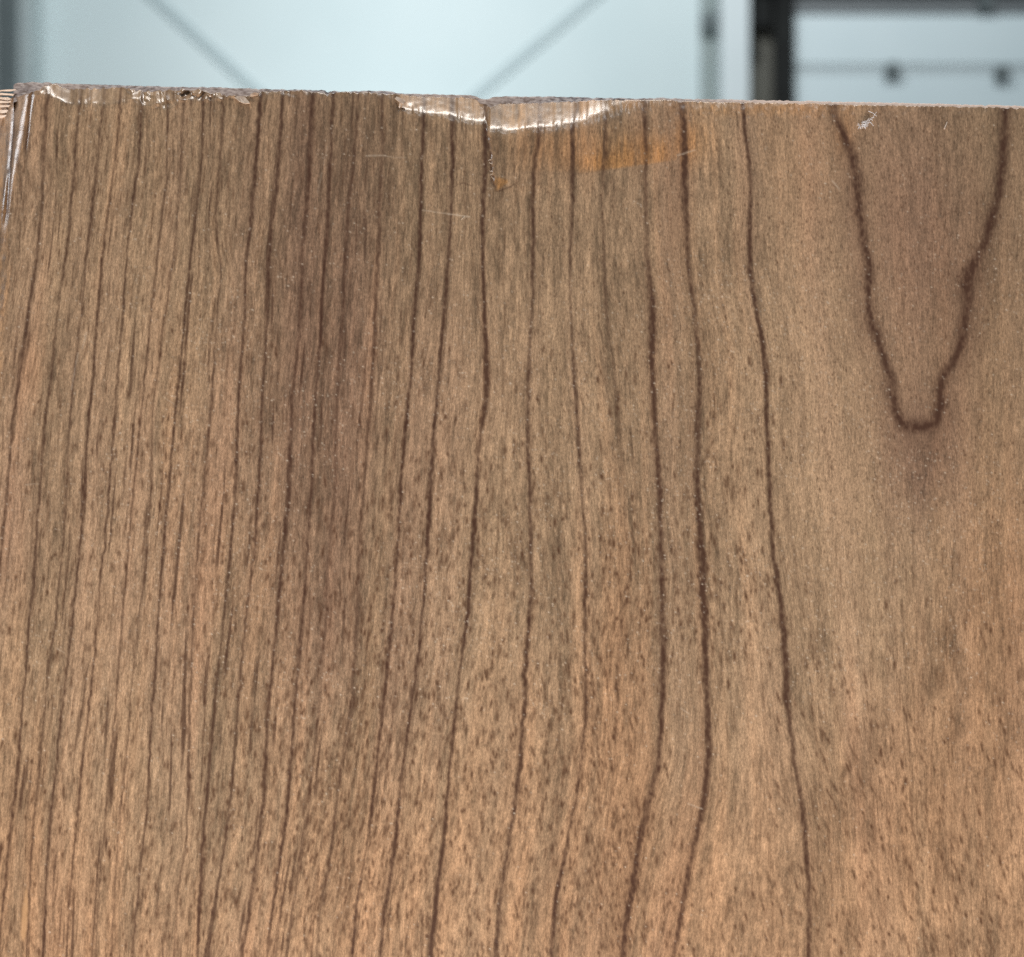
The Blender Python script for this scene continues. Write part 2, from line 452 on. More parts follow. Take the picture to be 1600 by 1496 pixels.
vh[y1:y2, x1:x2] = np.exp(-dm / 3.0)
vh = np.where(ins, vh * .6, vh * 1.0)
line = np.maximum(line, vl); halo = np.maximum(halo, vh * .75)
line *= np.clip(0.97 + 0.07 * mod1 + 0.12 * mod2, 0.72, 1.15)

# secondary thin streaks between the growth lines, broken along their length
thin = grain_noise(1.5, 60, 21)
brk = grain_noise(3, 28, 22)
left_zone = 1 - ss(XX, 420, 800)
streak = ss(thin, .95, 1.75) * ss(brk, -0.7, 0.7) * (0.30 + 0.78 * left_zone)
line = np.maximum(line, streak * .75)

# pores: short dark flecks lying along the grain
pore = np.zeros((RH, RW), np.float32)
dens_n = blur_noise(60, 90, 31)


def fleck(px, py, ln, wd, slope, amp):
    R = int(ln * 1.2 + wd + 2)
    cx, cy = px - X0, py - Y0
    xi0, xi1 = int(max(0, cx - R)), int(min(RW, cx + R)); yi0, yi1 = int(max(0, cy - R)), int(min(RH, cy + R))
    if xi1 <= xi0 or yi1 <= yi0: return
    gy, gx = np.mgrid[yi0:yi1, xi0:xi1]
    dy = gy - cy; dx = gx - cx - slope * dy
    v = amp * np.exp(-(np.abs(dx / wd) ** 2.4 + np.abs(dy / ln) ** 2.6))
    a = pore[yi0:yi1, xi0:xi1]
    np.maximum(a, v, out=a)


N = 40000
fxs = rng.uniform(X0, X0 + RW, N); fys = rng.uniform(Y0, Y0 + RH, N)
for x, y in zip(fxs, fys):
    ix, iy = min(int(x - X0), RW - 1), min(int(y - Y0), RH - 1)
    big = math.exp(-((x - 720) / 500) ** 2) * min(1, max(.0, (y - 480) / 480))      # coarse flecks low centre
    if x > 1230: big = .34 * min(1, max(0, (y - 850) / 300))
    lft = min(1, max(0, (520 - x) / 300))
    fine = min(1, max(0, (x - 780) / 250)) * min(1, max(0, (950 - y) / 350))         # pin dots upper right
    dn = dens_n[iy, ix]
    sl_ = -SL[iy, ix]
    u = rng.random()
    if u < 0.46 * big * (1 + .35 * dn):
        tilt = 0.22 * min(1, max(0, (x - 700) / 250)) * min(1, max(0, (y - 950) / 250))
        fleck(x, y, rng.uniform(3.5, 11), rng.uniform(1.5, 3.1), sl_ + tilt + rng.normal(0, .10), rng.uniform(.4, 1.0))
    elif u < .30 + .2 * fine:
        if fine > .25:
            fleck(x, y, rng.uniform(1.1, 3.0), rng.uniform(.8, 1.4), sl_, rng.uniform(.35, .85))
        else:
            fleck(x, y, rng.uniform(4, 15), rng.uniform(.75, 1.5), sl_, rng.uniform(.25, .8) * (0.75 + .35 * lft))
    elif u < .36:
        fleck(x, y, rng.uniform(10, 30), rng.uniform(.8, 1.5), sl_, rng.uniform(.25, .65))
for x, y, ln, wd in ((274, 1291, 9, 5), (226, 1330, 8, 5), (354, 1294, 5, 5), (535, 1272, 5, 3), (455, 1390, 12, 4), (830, 1343, 6, 5),
                     (920, 1362, 7, 6), (1010, 1448, 9, 6), (1490, 1150, 14, 10), (1555, 1285, 10, 8), (1470, 1060, 16, 9), (1360, 1052, 8, 4)):
    fleck(x, y, ln, wd, -.1, .75 if x < 1300 else .3)
pore *= np.clip(.95 + .15 * mod2, .4, 1.2)

# broad colour figure of the wood, with some shading painted in
f_a = grain_noise(14, 260, 41); f_b = grain_noise(5, 110, 42); f_c = grain_noise(1.4, 15, 43); f_d = blur_noise(90, 120, 44)
f_e = grain_noise(.8, 5, 45)
rt = 1 - .5 * ss(XX, 1100, 1300); f_b = f_b * rt; f_c = f_c * rt
f_m = blur_noise(7, 22, 48) * (1 - .3 * left_zone)
feather = blur_noise(9, 18, 46) * ss(XX, 1150, 1350) * ss(YY, 820, 1050)
val = (1.0 + 0.055 * f_a + 0.08 * f_b + 0.115 * f_c + 0.10 * f_e + 0.03 * f_d + 0.12 * feather + 0.035 * f_m)
val += 0.15 * blob(1290, 560, 100, 420) + .06 * blob(180, 600, 70, 330) + .05 * blob(1310, 950, 90, 130) + .05 * blob(600, 600, 40, 400)
val -= 0.17 * blob(530, 330, 110, 330) + .12 * blob(1450, 330, 90, 240) + .16 * blob(1440, 730, 40, 80) + .08 * blob(1480, 900, 50, 120)
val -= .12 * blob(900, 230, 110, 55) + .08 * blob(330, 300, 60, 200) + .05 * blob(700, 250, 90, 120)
val -= .09 * blob(500, 640, 170, 460) + .10 * blob(560, 260, 330, 170) + .10 * blob(1440, 725, 55, 60)  # top centre darker: wood tone with some shade painted in
val -= .14 * blob(1537, 430, 24, 75) + .08 * blob(1330, 230, 25, 40)
val += .03 * ss(YY, 900, 1400) + .06 * blob(1290, 300, 110, 260)  # lighter bottom: part of the light gradient put into the tone
purple = .45 * blob(500, 640, 180, 460) + .6 * blob(505, 520, 75, 330) + .9 * blob(1455, 360, 100, 260) + .8 * blob(1440, 720, 50, 90) + .5 * blob(30, 830, 60, 130) + .4 * blob(1040, 600, 25, 330) + .35 * blob(1090, 700, 15, 100) + .35 * blob(520, 1000, 80, 180) + .3 * blob(60, 200, 60, 120) + 0.14 * f_a + .12 * f_d
warm = .95 * blob(965, 1000, 60, 380) + .75 * ss(YY, 980, 1480) + .55 * blob(1520, 1150, 210, 260) + .4 * blob(1250, 250, 140, 200) + .5 * blob(900, 240, 120, 50) + .35 * blob(1125, 850, 40, 300) + .6 * blob(1590, 900, 90, 220) + .4 * blob(60, 580, 60, 60) + .14 * f_b + .12 * blur_noise(60, 150, 47)
olive = .7 * blob(260, 520, 90, 200) + .5 * blob(180, 200, 90, 60)
purple -= .5 * olive
purple += .35 * halo * ((XX > 980) | (YY > 9999))
line = np.maximum(line, 0.66 * halo * np.clip(.75 + .38 * f_c + .22 * f_e, .1, 1.4))

# torn and dented top edge
ytop_P = np.array([(-70,150),(-12,152),(5,150),(18,148),(30,143),(44,141),(52,134),(75,131),(90,137),(118,140.5),(128,138),(150,139),(165,138),(190,136),(200,139),(216,143),(235,143.5),(258,141),(266,139),(276,143),(290,141),(305,140),(322,144),(342,146),(352,149),(368,150),(378,151),(392,149),(402,145),(430,143),(452,142),(500,144),(507,144),(511,150),(514,147),(540,144),(600,146),(622,148),(640,150),(700,152.5),(722,152),(745,155.5),(750,162),(757,163),(766,168),(778,163.5),(800,162.5),(850,161),(900,159),(940,156.5),(1000,157),(1032,156.5),(1060,158),(1100,159.5),(1150,160),(1250,162),(1328,163.5),(1334,166),(1340,164),(1450,166),(1600,169.3),(1680,171)], float)
sil_P = np.array([(-70,141),(-2,141),(18,137.5),(23,131),(28,129.5),(60,129),(100,131),(200,134),(280,136),(340,137),(400,139.5),(450,140),(500,141.5),(507,141),(512,145),(516,143),(560,143.5),(566,142),(590,142),(610,143.5),(618,145),(626,146.5),(735,149),(745,151.5),(750,154),(757,155.5),(764,154.5),(770,151),(850,151),(900,152),(940,153.3),(1000,154.5),(1032,153),(1060,154.8),(1100,155.3),(1200,157.3),(1300,159),(1400,161),(1500,163.5),(1600,166),(1680,168)], float)
xband = [620, 640, 690, 745, 758, 766, 775, 800, 850, 880, 920, 960, 1000, 1040, 1100, 1320, 1400]
yb = np.interp(xs, [60, 78, 110, 150, 165, 192, 200, 230, 262, 276, 282, 300, 345, 352, 362, 615, 622, 650, 690, 715, 745, 757, 766, 800, 850, 880, 920, 960, 1000, 1040, 1100, 1320, 1345, 1700],
               [150, 152, 160, 166, 165, 156, 154, 161, 161, 158, 152, 154, 153, 151, 151, 147, 170, 173, 177, 184, 190, 190, 205, 206, 200, 194, 186, 176, 168, 168, 176, 178, 170, 173])
slope_b = np.interp(xs, [60, 90, 190, 205, 270, 285, 345, 360, 615, 625, 755, 760, 768, 900, 960, 1040, 1100, 1320, 1350, 1700],
                    [.3, 1.1, 1.1, .9, .9, .75, .75, .35, .35, 1.1, 1.15, 1.1, 1.15, 1.0, .55, .18, .22, .22, .15, .12])
jit = np.convolve(np.pad(rng.standard_normal(RW), 6), np.exp(-.5 * (np.arange(-6, 7) / 1.6) ** 2), 'valid')
jit2 = np.convolve(np.pad(rng.standard_normal(RW), 40), np.exp(-.5 * (np.arange(-40, 41) / 12.) ** 2), 'valid')
yb = yb + np.where((xs < 600) & (xs > 195), .6 * jit, .14 * jit) + .35 * jit2
sm = np.interp(xs, [60, 600, 760, 800, 960, 1050], [2.4, 2.8, 3.6, 3.6, 6, 8])[None, :]
q = (yb[None, :] - YY) / sm
bend = (slope_b[None, :] * sm * np.logaddexp(0, np.clip(q, -30, 30))).astype(np.float32)     # px, into the door
inb = ss(yb[None, :] - YY, -2, 4)
crump_x = np.interp(xs, [70, 95, 190, 205, 270, 285, 345, 385, 420, 610, 625, 770, 1000], [.3, .35, .5, 1.9, 1.9, 2.4, 2.4, 1.2, .5, .3, .35, .18, .08])[None, :]
crumple = blur_noise(3.2, 2.4, 51) * crump_x * ss(yb[None, :] + 5 - YY, -4, 6)
depth = bend + crumple
ribs = grain_noise(1.6, 14, 52) * .42 * ss(yb[None, :] - YY, -9, -1) * (1 - ss(yb[None, :] - YY, 4, 11)) * ss(XX, 600, 640)     # fibres standing at the crease
depth += ribs
# tear right of the split: the flap stands proud of the rest
xt = np.interp(ys, [150, 165, 182, 200, 230, 262, 298, 304], [766, 764, 759, 760, 767, 771, 774, 776]) + .5 * np.convolve(np.pad(rng.standard_normal(RH), 9), np.exp(-.5 * (np.arange(-9, 10) / 3.) ** 2), 'valid')
dx = XX - xt[:, None]
flap = ss(dx, -3.0, 2.0) * np.exp(-np.clip(dx, 0, 999) / 70) * (1 - ss(YY, 286, 302)) * ss(YY, 150, 160)
depth -= 2.2 * flap
groove = np.exp(-(dx + 3.0) ** 2 / 8.0) * (1 - ss(YY, 285, 300))
depth += 1.6 * groove
line = np.maximum(line, .9 * groove * np.clip(.8 + .3 * mod2, 0, 1))  # split darkened in colour for the shadow in the crack
yck = np.interp(xs, [774, 785, 800, 812], [300, 297, 291, 283])
ck = np.exp(-((YY - yck[None, :]) / 1.1) ** 2) * ((XX > 774) & (XX < 812)); line = np.maximum(line, .75 * ck)
yck = np.interp(xs, [698, 710, 716, 724, 738], [291, 292, 288, 286, 291]); ck = np.exp(-((YY - yck[None, :]) / 1.0) ** 2) * ((XX > 698) & (XX < 738)); line = np.maximum(line, .65 * ck)
nt_ = blob(759, 163, 7, 5); depth += 12 * nt_; line = np.maximum(line, 1.0 * ss(nt_, .3, .8))  # notch sunk, its dark inside also painted into the colour
# rounded, split left edge
xr = np.interp(ys, [96, 150, 200, 240, 290, 330, 380, 430, 480, 560, 640, 760, 1000, 1500], [66, 58, 48, 40, 28, 20, 18, 20, 16, 9, 1, -14, -30, -50])
xr = xr + .12 * np.convolve(np.pad(rng.standard_normal(RH), 12), np.exp(-.5 * (np.arange(-12, 13) / 4.) ** 2), 'valid')
le = np.clip(xr[:, None] - XX, 0, None)
RR = 24.0
depth += np.where(le < RR * .9, RR - np.sqrt(np.maximum(RR ** 2 - np.minimum(le, RR * .9) ** 2, 1)), (RR - RR * math.sqrt(1 - .81)) + (le - RR * .9) * 1.5)
xg = np.interp(ys, [130, 150, 200, 260, 330, 360], [27, 24, 21, 16, 10, 6])
gl = np.exp(-((XX - xg[:, None]) / 3.2) ** 2) * (1 - ss(YY, 330, 370)); depth += 3.2 * gl; line = np.maximum(line, .85 * gl)
xg2 = np.interp(ys, [130, 170, 210, 260], [52, 47, 43, 36]); gl2 = np.exp(-((XX - xg2[:, None]) / 2.6) ** 2) * (1 - ss(YY, 215, 260)); depth += 2.2 * gl2; line = np.maximum(line, .8 * gl2)
depth += .35 * blur_noise(14, 60, 53) * 0.5
# fine relief
calm = 1 - .75 * inb * (XX > 600) - .6 * ss(xr[:, None] - XX, -2, 6)
depth += calm * (.34 * pore + .28 * np.minimum(line, 1) - .10 * f_c - .05 * f_e)

# wear colours
amber = 1.0 * blob(1005, 240, 55, 28) + .8 * blob(950, 256, 48, 15) + .35 * blob(880, 225, 90, 40) + .6 * blob(1075, 215, 34, 34) * ss(XX, 1050, 1060) + .45 * blob(1320, 200, 16, 40) + .55 * blob(1200, 168, 130, 12) + .35 * blob(700, 165, 60, 16)
edge = np.interp(xs, [895, 905, 1056, 1062], [268, 271, 250, 236])[None, :]
amber *= np.clip(1 - ss(YY, edge - 2 + 60 * (XX > 1062), edge + 3 + 60 * (XX > 1062)) , 0, 1)
tri = (XX > xt[:, None]) & (XX < np.interp(YY, [276, 284, 299], [782, 794, 776])) & (YY > 278) & (YY < 301)
amber = np.maximum(amber, blur(tri.astype(np.float32), 1.6) * 1.4)
amber = np.maximum(amber, .9 * blob(757, 157, 10, 3.5))
amber = np.maximum(amber, .8 * ((XX < xg[:, None] - 2) & (YY > 265) & (YY < 400)) * ss(YY, 262, 285) * (1 - ss(YY, 340, 400)))
amber = np.maximum(amber, .55 * ((XX > 26) & (XX < 44) & (YY < 215)) * (1 - ss(YY, 170, 210)))
amber = np.maximum(amber, .5 * ss(xr[:, None] - XX, 0, 12) * (YY < 700))
amber = np.maximum(amber, .42 * inb * ((XX > 618) & (XX < 1000)))
amber *= np.clip(.9 + .2 * f_c, .3, 1.3)
pale = .13 * inb * np.interp(xs, [60, 90, 280, 350, 360, 610, 625, 760, 768, 960, 1050], [0, .9, .9, .6, .1, .1, .9, .9, 1.0, .8, .3])[None, :]  # bent band paler: whitened fibres plus light from above put into colour
scratch = np.zeros((RH, RW), np.float32)
for (x0, yy0, x1_, yy1, a, w) in ((572, 244, 604, 244, .6, .9), (598, 244, 634, 246, .4, .7), (660, 329, 702, 334, .5, .9), (700, 335, 733, 339, .7, 1.0), (722, 343, 730, 338, .6, .8),
                                  (512, 228, 505, 258, .28, .8), (503, 270, 496, 302, .3, .8), (1058, 243, 1086, 234, .55, 1.0), (135, 520, 128, 545, .5, 1.1), (122, 552, 112, 608, .45, 1.0),
                                  (40, 758, 60, 756, .45, .8), (1064, 1107, 1077, 1116, .5, .8), (1075, 1256, 1098, 1264, .5, 1.0), (1100, 723, 1108, 720, .6, .8), (255, 620, 272, 632, .4, .8),
                                  (1300, 282, 1311, 296, .5, 1.2), (617, 621, 632, 617, .4, .7), (88, 1013, 99, 1020, .45, .8)):
    n = int(max(abs(x1_ - x0), abs(yy1 - yy0)) * 2)
    t = np.linspace(0, 1, n); bxs = x0 + (x1_ - x0) * t + .4 * rng.standard_normal(n).cumsum() * .15; bys = yy0 + (yy1 - yy0) * t + .15 * rng.standard_normal(n).cumsum() * .4
    for x, y in zip(bxs, bys):
        ix, iy = int(x - X0), int(y - Y0)
        g = np.mgrid[iy - 3:iy + 4, ix - 3:ix + 4]
        v = a * rng.uniform(.3, 1.2) * np.exp(-(((g[1] - (x - X0)) / w) ** 2 + ((g[0] - (y - Y0)) / w) ** 2))
        s_ = scratch[iy - 3:iy + 4, ix - 3:ix + 4]; np.maximum(s_, v, out=s_)
fill = (np.abs(XX - np.interp(YY, [1395, 1470], [41, 36])) < np.interp(YY, [1390, 1420, 1462, 1470], [1, 4.5, 4, 1])) & (YY > 1388) & (YY < 1472)
pale = np.maximum(pale, .75 * blur(fill.astype(np.float32), 1.2))
# lacquer glints painted in as bright specks, scratches merged after
glint_scratch = np.zeros((RH, RW), np.float32)
M_ = 24000
px_ = rng.uniform(X0 + 4, X0 + RW - 5, M_); py_ = rng.uniform(Y0 + 70, Y0 + RH - 5, M_)
cl_ = blur_noise(22, 26, 61)
for x, y in zip(px_, py_):
    ix, iy = int(x - X0), int(y - Y0)
    p = .16 + .55 * math.exp(-((y - 760) / 330) ** 2) * min(1, max(.3, (x) / 350))
    if y > 1150: p *= .5
    if rng.random() < p * (1 + .6 * cl_[iy, ix]):
        a = rng.uniform(.2, 1.0) ** 1.5
        glint_scratch[iy, ix] = max(glint_scratch[iy, ix], a)
        if rng.random() < .25: glint_scratch[iy, ix + rng.integers(-1, 2)] = a * .8
glint_scratch = np.clip(blur(glint_scratch, .6) * 2.6, 0, 1)
glint_scratch = np.maximum(glint_scratch, scratch)
grit = blur_noise(1.0, 1.0, 62)
val += .030 * grit

line = np.clip(line, 0, 1); pore = np.clip(pore, 0, 1); val = np.clip(val, .5, 1.5)
purple = np.clip(purple, 0, 1); warm = np.clip(warm, 0, 1); pale = np.clip(pale, 0, 1); amber = np.clip(amber, 0, 1)


def sample(img, px, py):
    """bilinear, mirrored beyond the raster"""
    u = px - X0; v = py - Y0
    u = np.abs(np.mod(u + (RW - 1), 2 * (RW - 1)) - (RW - 1)); v = np.abs(np.mod(v + (RH - 1), 2 * (RH - 1)) - (RH - 1))
    u = np.clip(u, 0, RW - 1.001); v = np.clip(v, 0, RH - 1.001)
    i, j = u.astype(int), v.astype(int); fu, fv = u - i, v - j
    return (img[j, i] * (1 - fu) + img[j, i + 1] * fu) * (1 - fv) + (img[j + 1, i] * (1 - fu) + img[j + 1, i + 1] * fu) * fv


# ------------------------------------------------------------------ veneer face mesh
MM = DIST / F                                  # metres per photo pixel on the veneer
STEP = 1.62 * MM
a_left, _ = px_to_ac(np.array([-58.]), np.array([400.])); a_left = float(a_left[0])
a_r, _ = px_to_ac(np.array([1650.]), np.array([700.]))
ca = np.arange(a_left, float(a_r[0]), STEP)
g = STEP; ext = [ca[-1]]
while ext[-1] < a_left + 0.90: g = min(g * 1.16, .02); ext.append(ext[-1] + g)
ca = np.r_[ca, ext[1:]]
_, c_top = px_to_ac(np.array([800.]), np.array([150.])); c_top = float(c_top[0])
_, c_bot = px_to_ac(np.array([800.]), np.array([1545.]))
cc = np.arange(c_top, float(c_bot[0]), -STEP)
g = STEP; ext = [cc[-1]]
while ext[-1] > -HD + .03: g = min(g * 1.16, .05); ext.append(ext[-1] - g)
cc = np.r_[cc, ext[1:]]
A, C = np.meshgrid(ca, cc)
PXt, PYt = ac_to_px(ca, np.full_like(ca, c_top))
rag = np.convolve(np.pad(rng.standard_normal(len(ca)), 3), np.exp(-.5 * (np.arange(-3, 4) / 1.0) ** 2), 'valid')
ragamp = np.interp(PXt, [0, 60, 200, 420, 600, 760, 1000, 1600], [.8, .5, .9, .6, .5, .5, .45, .35])
want = np.interp(PXt, ytop_P[:, 0], ytop_P[:, 1]) + rag * ragamp
_, c_want = px_to_ac(PXt, want)
C = C + (c_want - c_top)[None, :] * np.exp((C - c_top) / .0042) * (np.abs(A) < .3)
# left boundary moves with the rounded edge
PX, PY = ac_to_px(A, C)
xl = np.interp(PY, ys, xr) - 62
al_want, _ = px_to_ac(xl, PY)
A = A + (al_want - a_left) * np.exp(-(A - a_left) / .010) * (PY < 1560) + 0
PX, PY = ac_to_px(A, C)
inside = (PX < 1670) & (PY < 1560)
dep = sample(depth, PX, PY) * MM * np.where(inside, 1, np.where(PX < 40, 1, 0.0))
P0 = O + A[..., None] * EA + C[..., None] * EC
ray = P0 - CAM
near = (inside)[..., None]
Pd = np.where(near, CAM + ray * (1 + dep / (ray @ ED))[..., None], P0 + dep[..., None] * ED)
Lc = Pd - (O - HD * EC)
verts = np.stack([Lc @ EA, Lc @ ED, Lc @ EC], -1).reshape(-1, 3)
nr, nc = A.shape
idx = np.arange(nr * nc).reshape(nr, nc)
quads = np.stack([idx[:-1, :-1], idx[1:, :-1], idx[1:, 1:], idx[:-1, 1:]], -1).reshape(-1, 4)
# give the sheet its thickness round the rim: a back row 0.8 mm behind top and left
me = bpy.data.meshes.new("veneer_face")
rim_top = idx[0, :]; rim_left = idx[:, 0]; rim_right = idx[:, -1]; rim_bot = idx[-1, :]
base_n = nr * nc
off = np.array([0, .0008, 0])
vt = verts[rim_top] + off; vlft = verts[rim_left] + off * 4; vlft[:, 1] = .0392
verts2 = np.vstack([verts, vt, vlft])
it = base_n + np.arange(nc); il = base_n + nc + np.arange(nr)
q_top = np.stack([rim_top[:-1], rim_top[1:], it[1:], it[:-1]], -1)
q_left = np.stack([rim_left[1:], rim_left[:-1], il[:-1], il[1:]], -1)
quads = np.vstack([quads, q_top, q_left])
me.vertices.add(len(verts2)); me.vertices.foreach_set("co", verts2.astype(np.float32).ravel())
me.loops.add(quads.size); me.loops.foreach_set("vertex_index", quads.astype(np.int32).ravel())
me.polygons.add(len(quads)); me.polygons.foreach_set("loop_start", np.arange(0, quads.size, 4, dtype=np.int32))
me.polygons.foreach_set("use_smooth", np.ones(len(quads), bool))
me.update(calc_edges=True)


def put(name, chans):
    d = np.stack([sample(c, PX, PY).ravel() for c in chans], -1).astype(np.float32)
    d = np.vstack([d, d[rim_top], d[rim_left]])
    at = me.attributes.new(name, 'FLOAT_COLOR', 'POINT')
    at.data.foreach_set("color", np.ascontiguousarray(d).ravel())


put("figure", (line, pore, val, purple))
put("wear_glint", (warm, pale, amber, glint_scratch))
gc = np.stack([sample(S, PX, PY).ravel() * MM, np.zeros(nr * nc), (C * 1.0).ravel()], -1)
gc = np.vstack([gc, gc[rim_top], gc[rim_left]]).astype(np.float32)
at = me.attributes.new("grain_coord", 'FLOAT_VECTOR', 'POINT'); at.data.foreach_set("vector", np.ascontiguousarray(gc).ravel())

# veneer material
m_ven, nt, b = new_mat("wood_veneer")
L = nt.links.new


def attr(n):
    a = nt.nodes.new("ShaderNodeAttribute"); a.attribute_name = n; return a


def sep(a):
    s = nt.nodes.new("ShaderNodeSeparateColor"); L(a.outputs["Color"], s.inputs[0]); return s


def mix(fac, c1, c2, mode='MIX', k=1.0):
    m = nt.nodes.new("ShaderNodeMix"); m.data_type = 'RGBA'; m.blend_type = mode; m.clamp_factor = True
    if k != 1.0:
        mu = nt.nodes.new("ShaderNodeMath"); mu.operation = 'MULTIPLY'; mu.inputs[1].default_value = k
        L(fac, mu.inputs[0]); fac = mu.outputs[0]
    if isinstance(fac, float): m.inputs["Factor"].default_value = fac
    else: L(fac, m.inputs["Factor"])
    for s, c in ((m.inputs["A"], c1), (m.inputs["B"], c2)):
        for i in ((6,) if s == m.inputs["A"] else (7,)):
            if isinstance(c, tuple): m.inputs[i].default_value = (*c, 1)
            else: L(c, m.inputs[i])
    return m.outputs[2]


def srgb(r, g_, b_):
    f = lambda v: (v / 255 / 12.92) if v / 255 <= .04045 else ((v / 255 + .055) / 1.055) ** 2.4
    return (f(r), f(g_), f(b_))


af, aw, ag = attr("figure"), attr("wear_glint"), attr("grain_coord")
sf, sw = sep(af), sep(aw)
base = mix(sf.outputs[2], (0, 0, 0), srgb(170, 142, 113))            # placeholder scaled by value below
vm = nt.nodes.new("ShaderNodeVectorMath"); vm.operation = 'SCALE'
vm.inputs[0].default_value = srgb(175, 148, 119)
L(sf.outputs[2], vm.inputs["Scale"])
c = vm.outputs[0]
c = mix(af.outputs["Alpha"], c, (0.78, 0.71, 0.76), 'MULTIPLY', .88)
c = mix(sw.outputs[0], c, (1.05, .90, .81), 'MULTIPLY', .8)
# fine fibre grain in grain coordinates
mp = nt.nodes.new("ShaderNodeMapping"); mp.inputs["Scale"].default_value = (4600, 1, 800)
L(ag.outputs["Vector"], mp.inputs[0])
nz = nt.nodes.new("ShaderNodeTexNoise"); nz.inputs["Scale"].default_value = 1.0; nz.inputs["Detail"].default_value = 3
L(mp.outputs[0], nz.inputs["Vector"])
mr = nt.nodes.new("ShaderNodeMapRange"); mr.inputs[1].default_value = .3; mr.inputs[2].default_value = .7; mr.inputs[3].default_value = .74; mr.inputs[4].default_value = 1.22
L(nz.outputs["Fac"], mr.inputs[0])
vm2 = nt.nodes.new("ShaderNodeVectorMath"); vm2.operation = 'SCALE'; L(c, vm2.inputs[0]); L(mr.outputs[0], vm2.inputs["Scale"])
c = vm2.outputs[0]
tcg = nt.nodes.new("ShaderNodeTexCoord")
mpg = nt.nodes.new("ShaderNodeMapping"); mpg.inputs["Scale"].default_value = (1.0, 1.0, 0.45)
L(tcg.outputs["Object"], mpg.inputs[0])
ng = nt.nodes.new("ShaderNodeTexNoise"); ng.inputs["Scale"].default_value = 5200; ng.inputs["Detail"].default_value = 1.5
L(mpg.outputs[0], ng.inputs["Vector"])
mg = nt.nodes.new("ShaderNodeMapRange"); mg.inputs[1].default_value = .28; mg.inputs[2].default_value = .72; mg.inputs[3].default_value = .74; mg.inputs[4].default_value = 1.26
L(ng.outputs["Fac"], mg.inputs[0])
vm3 = nt.nodes.new("ShaderNodeVectorMath"); vm3.operation = 'SCALE'; L(c, vm3.inputs[0]); L(mg.outputs[0], vm3.inputs["Scale"])
c = vm3.outputs[0]
c = mix(sw.outputs[2], c, (1.42, 1.06, .60), 'MULTIPLY', .75)
c = mix(sf.outputs[1], c, srgb(86, 56, 37), 'MIX', .86)
c = mix(sf.outputs[0], c, srgb(76, 50, 38), 'MIX', .93)
c = mix(sw.outputs[1], c, srgb(208, 166, 122), 'MIX', 1.0)
c = mix(aw.outputs["Alpha"], c, srgb(238, 222, 200), 'MIX', .8)
L(c, b.inputs["Base Color"])
nz2 = nt.nodes.new("ShaderNodeTexNoise"); nz2.inputs["Scale"].default_value = 5200; nz2.inputs["Detail"].default_value = 1
tc = nt.nodes.new("ShaderNodeTexCoord"); L(tc.outputs["Object"], nz2.inputs["Vector"])
bp = nt.nodes.new("ShaderNodeBump"); bp.inputs["Strength"].default_value = .22; bp.inputs["Distance"].default_value = .00006
L(nz2.outputs["Fac"], bp.inputs["Height"]); L(bp.outputs[0], b.inputs["Normal"])
b.inputs["Roughness"].default_value = .30
b.inputs["Specular IOR Level"].default_value = .5
b.inputs["Coat Weight"].default_value = .25
b.inputs["Coat Roughness"].default_value = .22
L(bp.outputs[0], b.inputs["Coat Normal"])
nt.nodes.remove(base.node)
me.materials.append(m_ven)
face = bpy.data.objects.new("veneer_face", me); col.objects.link(face); face.parent = door

# ------------------------------------------------------------------ core: the board behind the veneer
m_core, nt, b = new_mat("raw_core")
L = nt.links.new
tc = nt.nodes.new("ShaderNodeTexCoord"); mp = nt.nodes.new("ShaderNodeMapping"); mp.inputs["Scale"].default_value = (1, 1, 2.2)
n1 = nt.nodes.new("ShaderNodeTexNoise"); n1.inputs["Scale"].default_value = 1100; n1.inputs["Detail"].default_value = 3
n2 = nt.nodes.new("ShaderNodeTexNoise"); n2.inputs["Scale"].default_value = 42; n2.inputs["Detail"].default_value = 2
L(tc.outputs["Object"], mp.inputs[0]); L(mp.outputs[0], n1.inputs["Vector"]); L(tc.outputs["Object"], n2.inputs["Vector"])
r1 = nt.nodes.new("ShaderNodeValToRGB"); e = r1.color_ramp.elements
e[0].position = .33; e[0].color = (*srgb(70, 60, 58), 1); e[1].position = .60; e[1].color = (*srgb(180, 173, 172), 1)
x_ = e.new(.45); x_.color = (*srgb(128, 122, 126), 1)
L(n1.outputs["Fac"], r1.inputs[0])
r2 = nt.nodes.new("ShaderNodeValToRGB"); r2.color_ramp.elements[0].position = .4; r2.color_ramp.elements[1].position = .62
L(n2.outputs["Fac"], r2.inputs[0])
mxx = nt.nodes.new("ShaderNodeMix"); mxx.data_type = 'RGBA'; mxx.inputs[7].default_value = (*srgb(190, 160, 138), 1)
mm_ = nt.nodes.new("ShaderNodeMath"); mm_.operation = 'MULTIPLY'; mm_.inputs[1].default_value = .45
L(r2.outputs[0], mm_.inputs[0]); L(mm_.outputs[0], mxx.inputs[0]); L(r1.outputs[0], mxx.inputs[6])
sx = nt.nodes.new("ShaderNodeSeparateXYZ"); L(tc.outputs["Object"], sx.inputs[0])
mrx = nt.nodes.new("ShaderNodeMapRange"); mrx.inputs[1].default_value = .020; mrx.inputs[2].default_value = .040; mrx.inputs[4].default_value = .8
L(sx.outputs[0], mrx.inputs[0])
mx2 = nt.nodes.new("ShaderNodeMix"); mx2.data_type = 'RGBA'; mx2.inputs[7].default_value = (*srgb(226, 205, 192), 1)
L(mrx.outputs[0], mx2.inputs[0]); L(mxx.outputs[2], mx2.inputs[6]); L(mx2.outputs[2], b.inputs["Base Color"])
b.inputs["Roughness"].default_value = .8

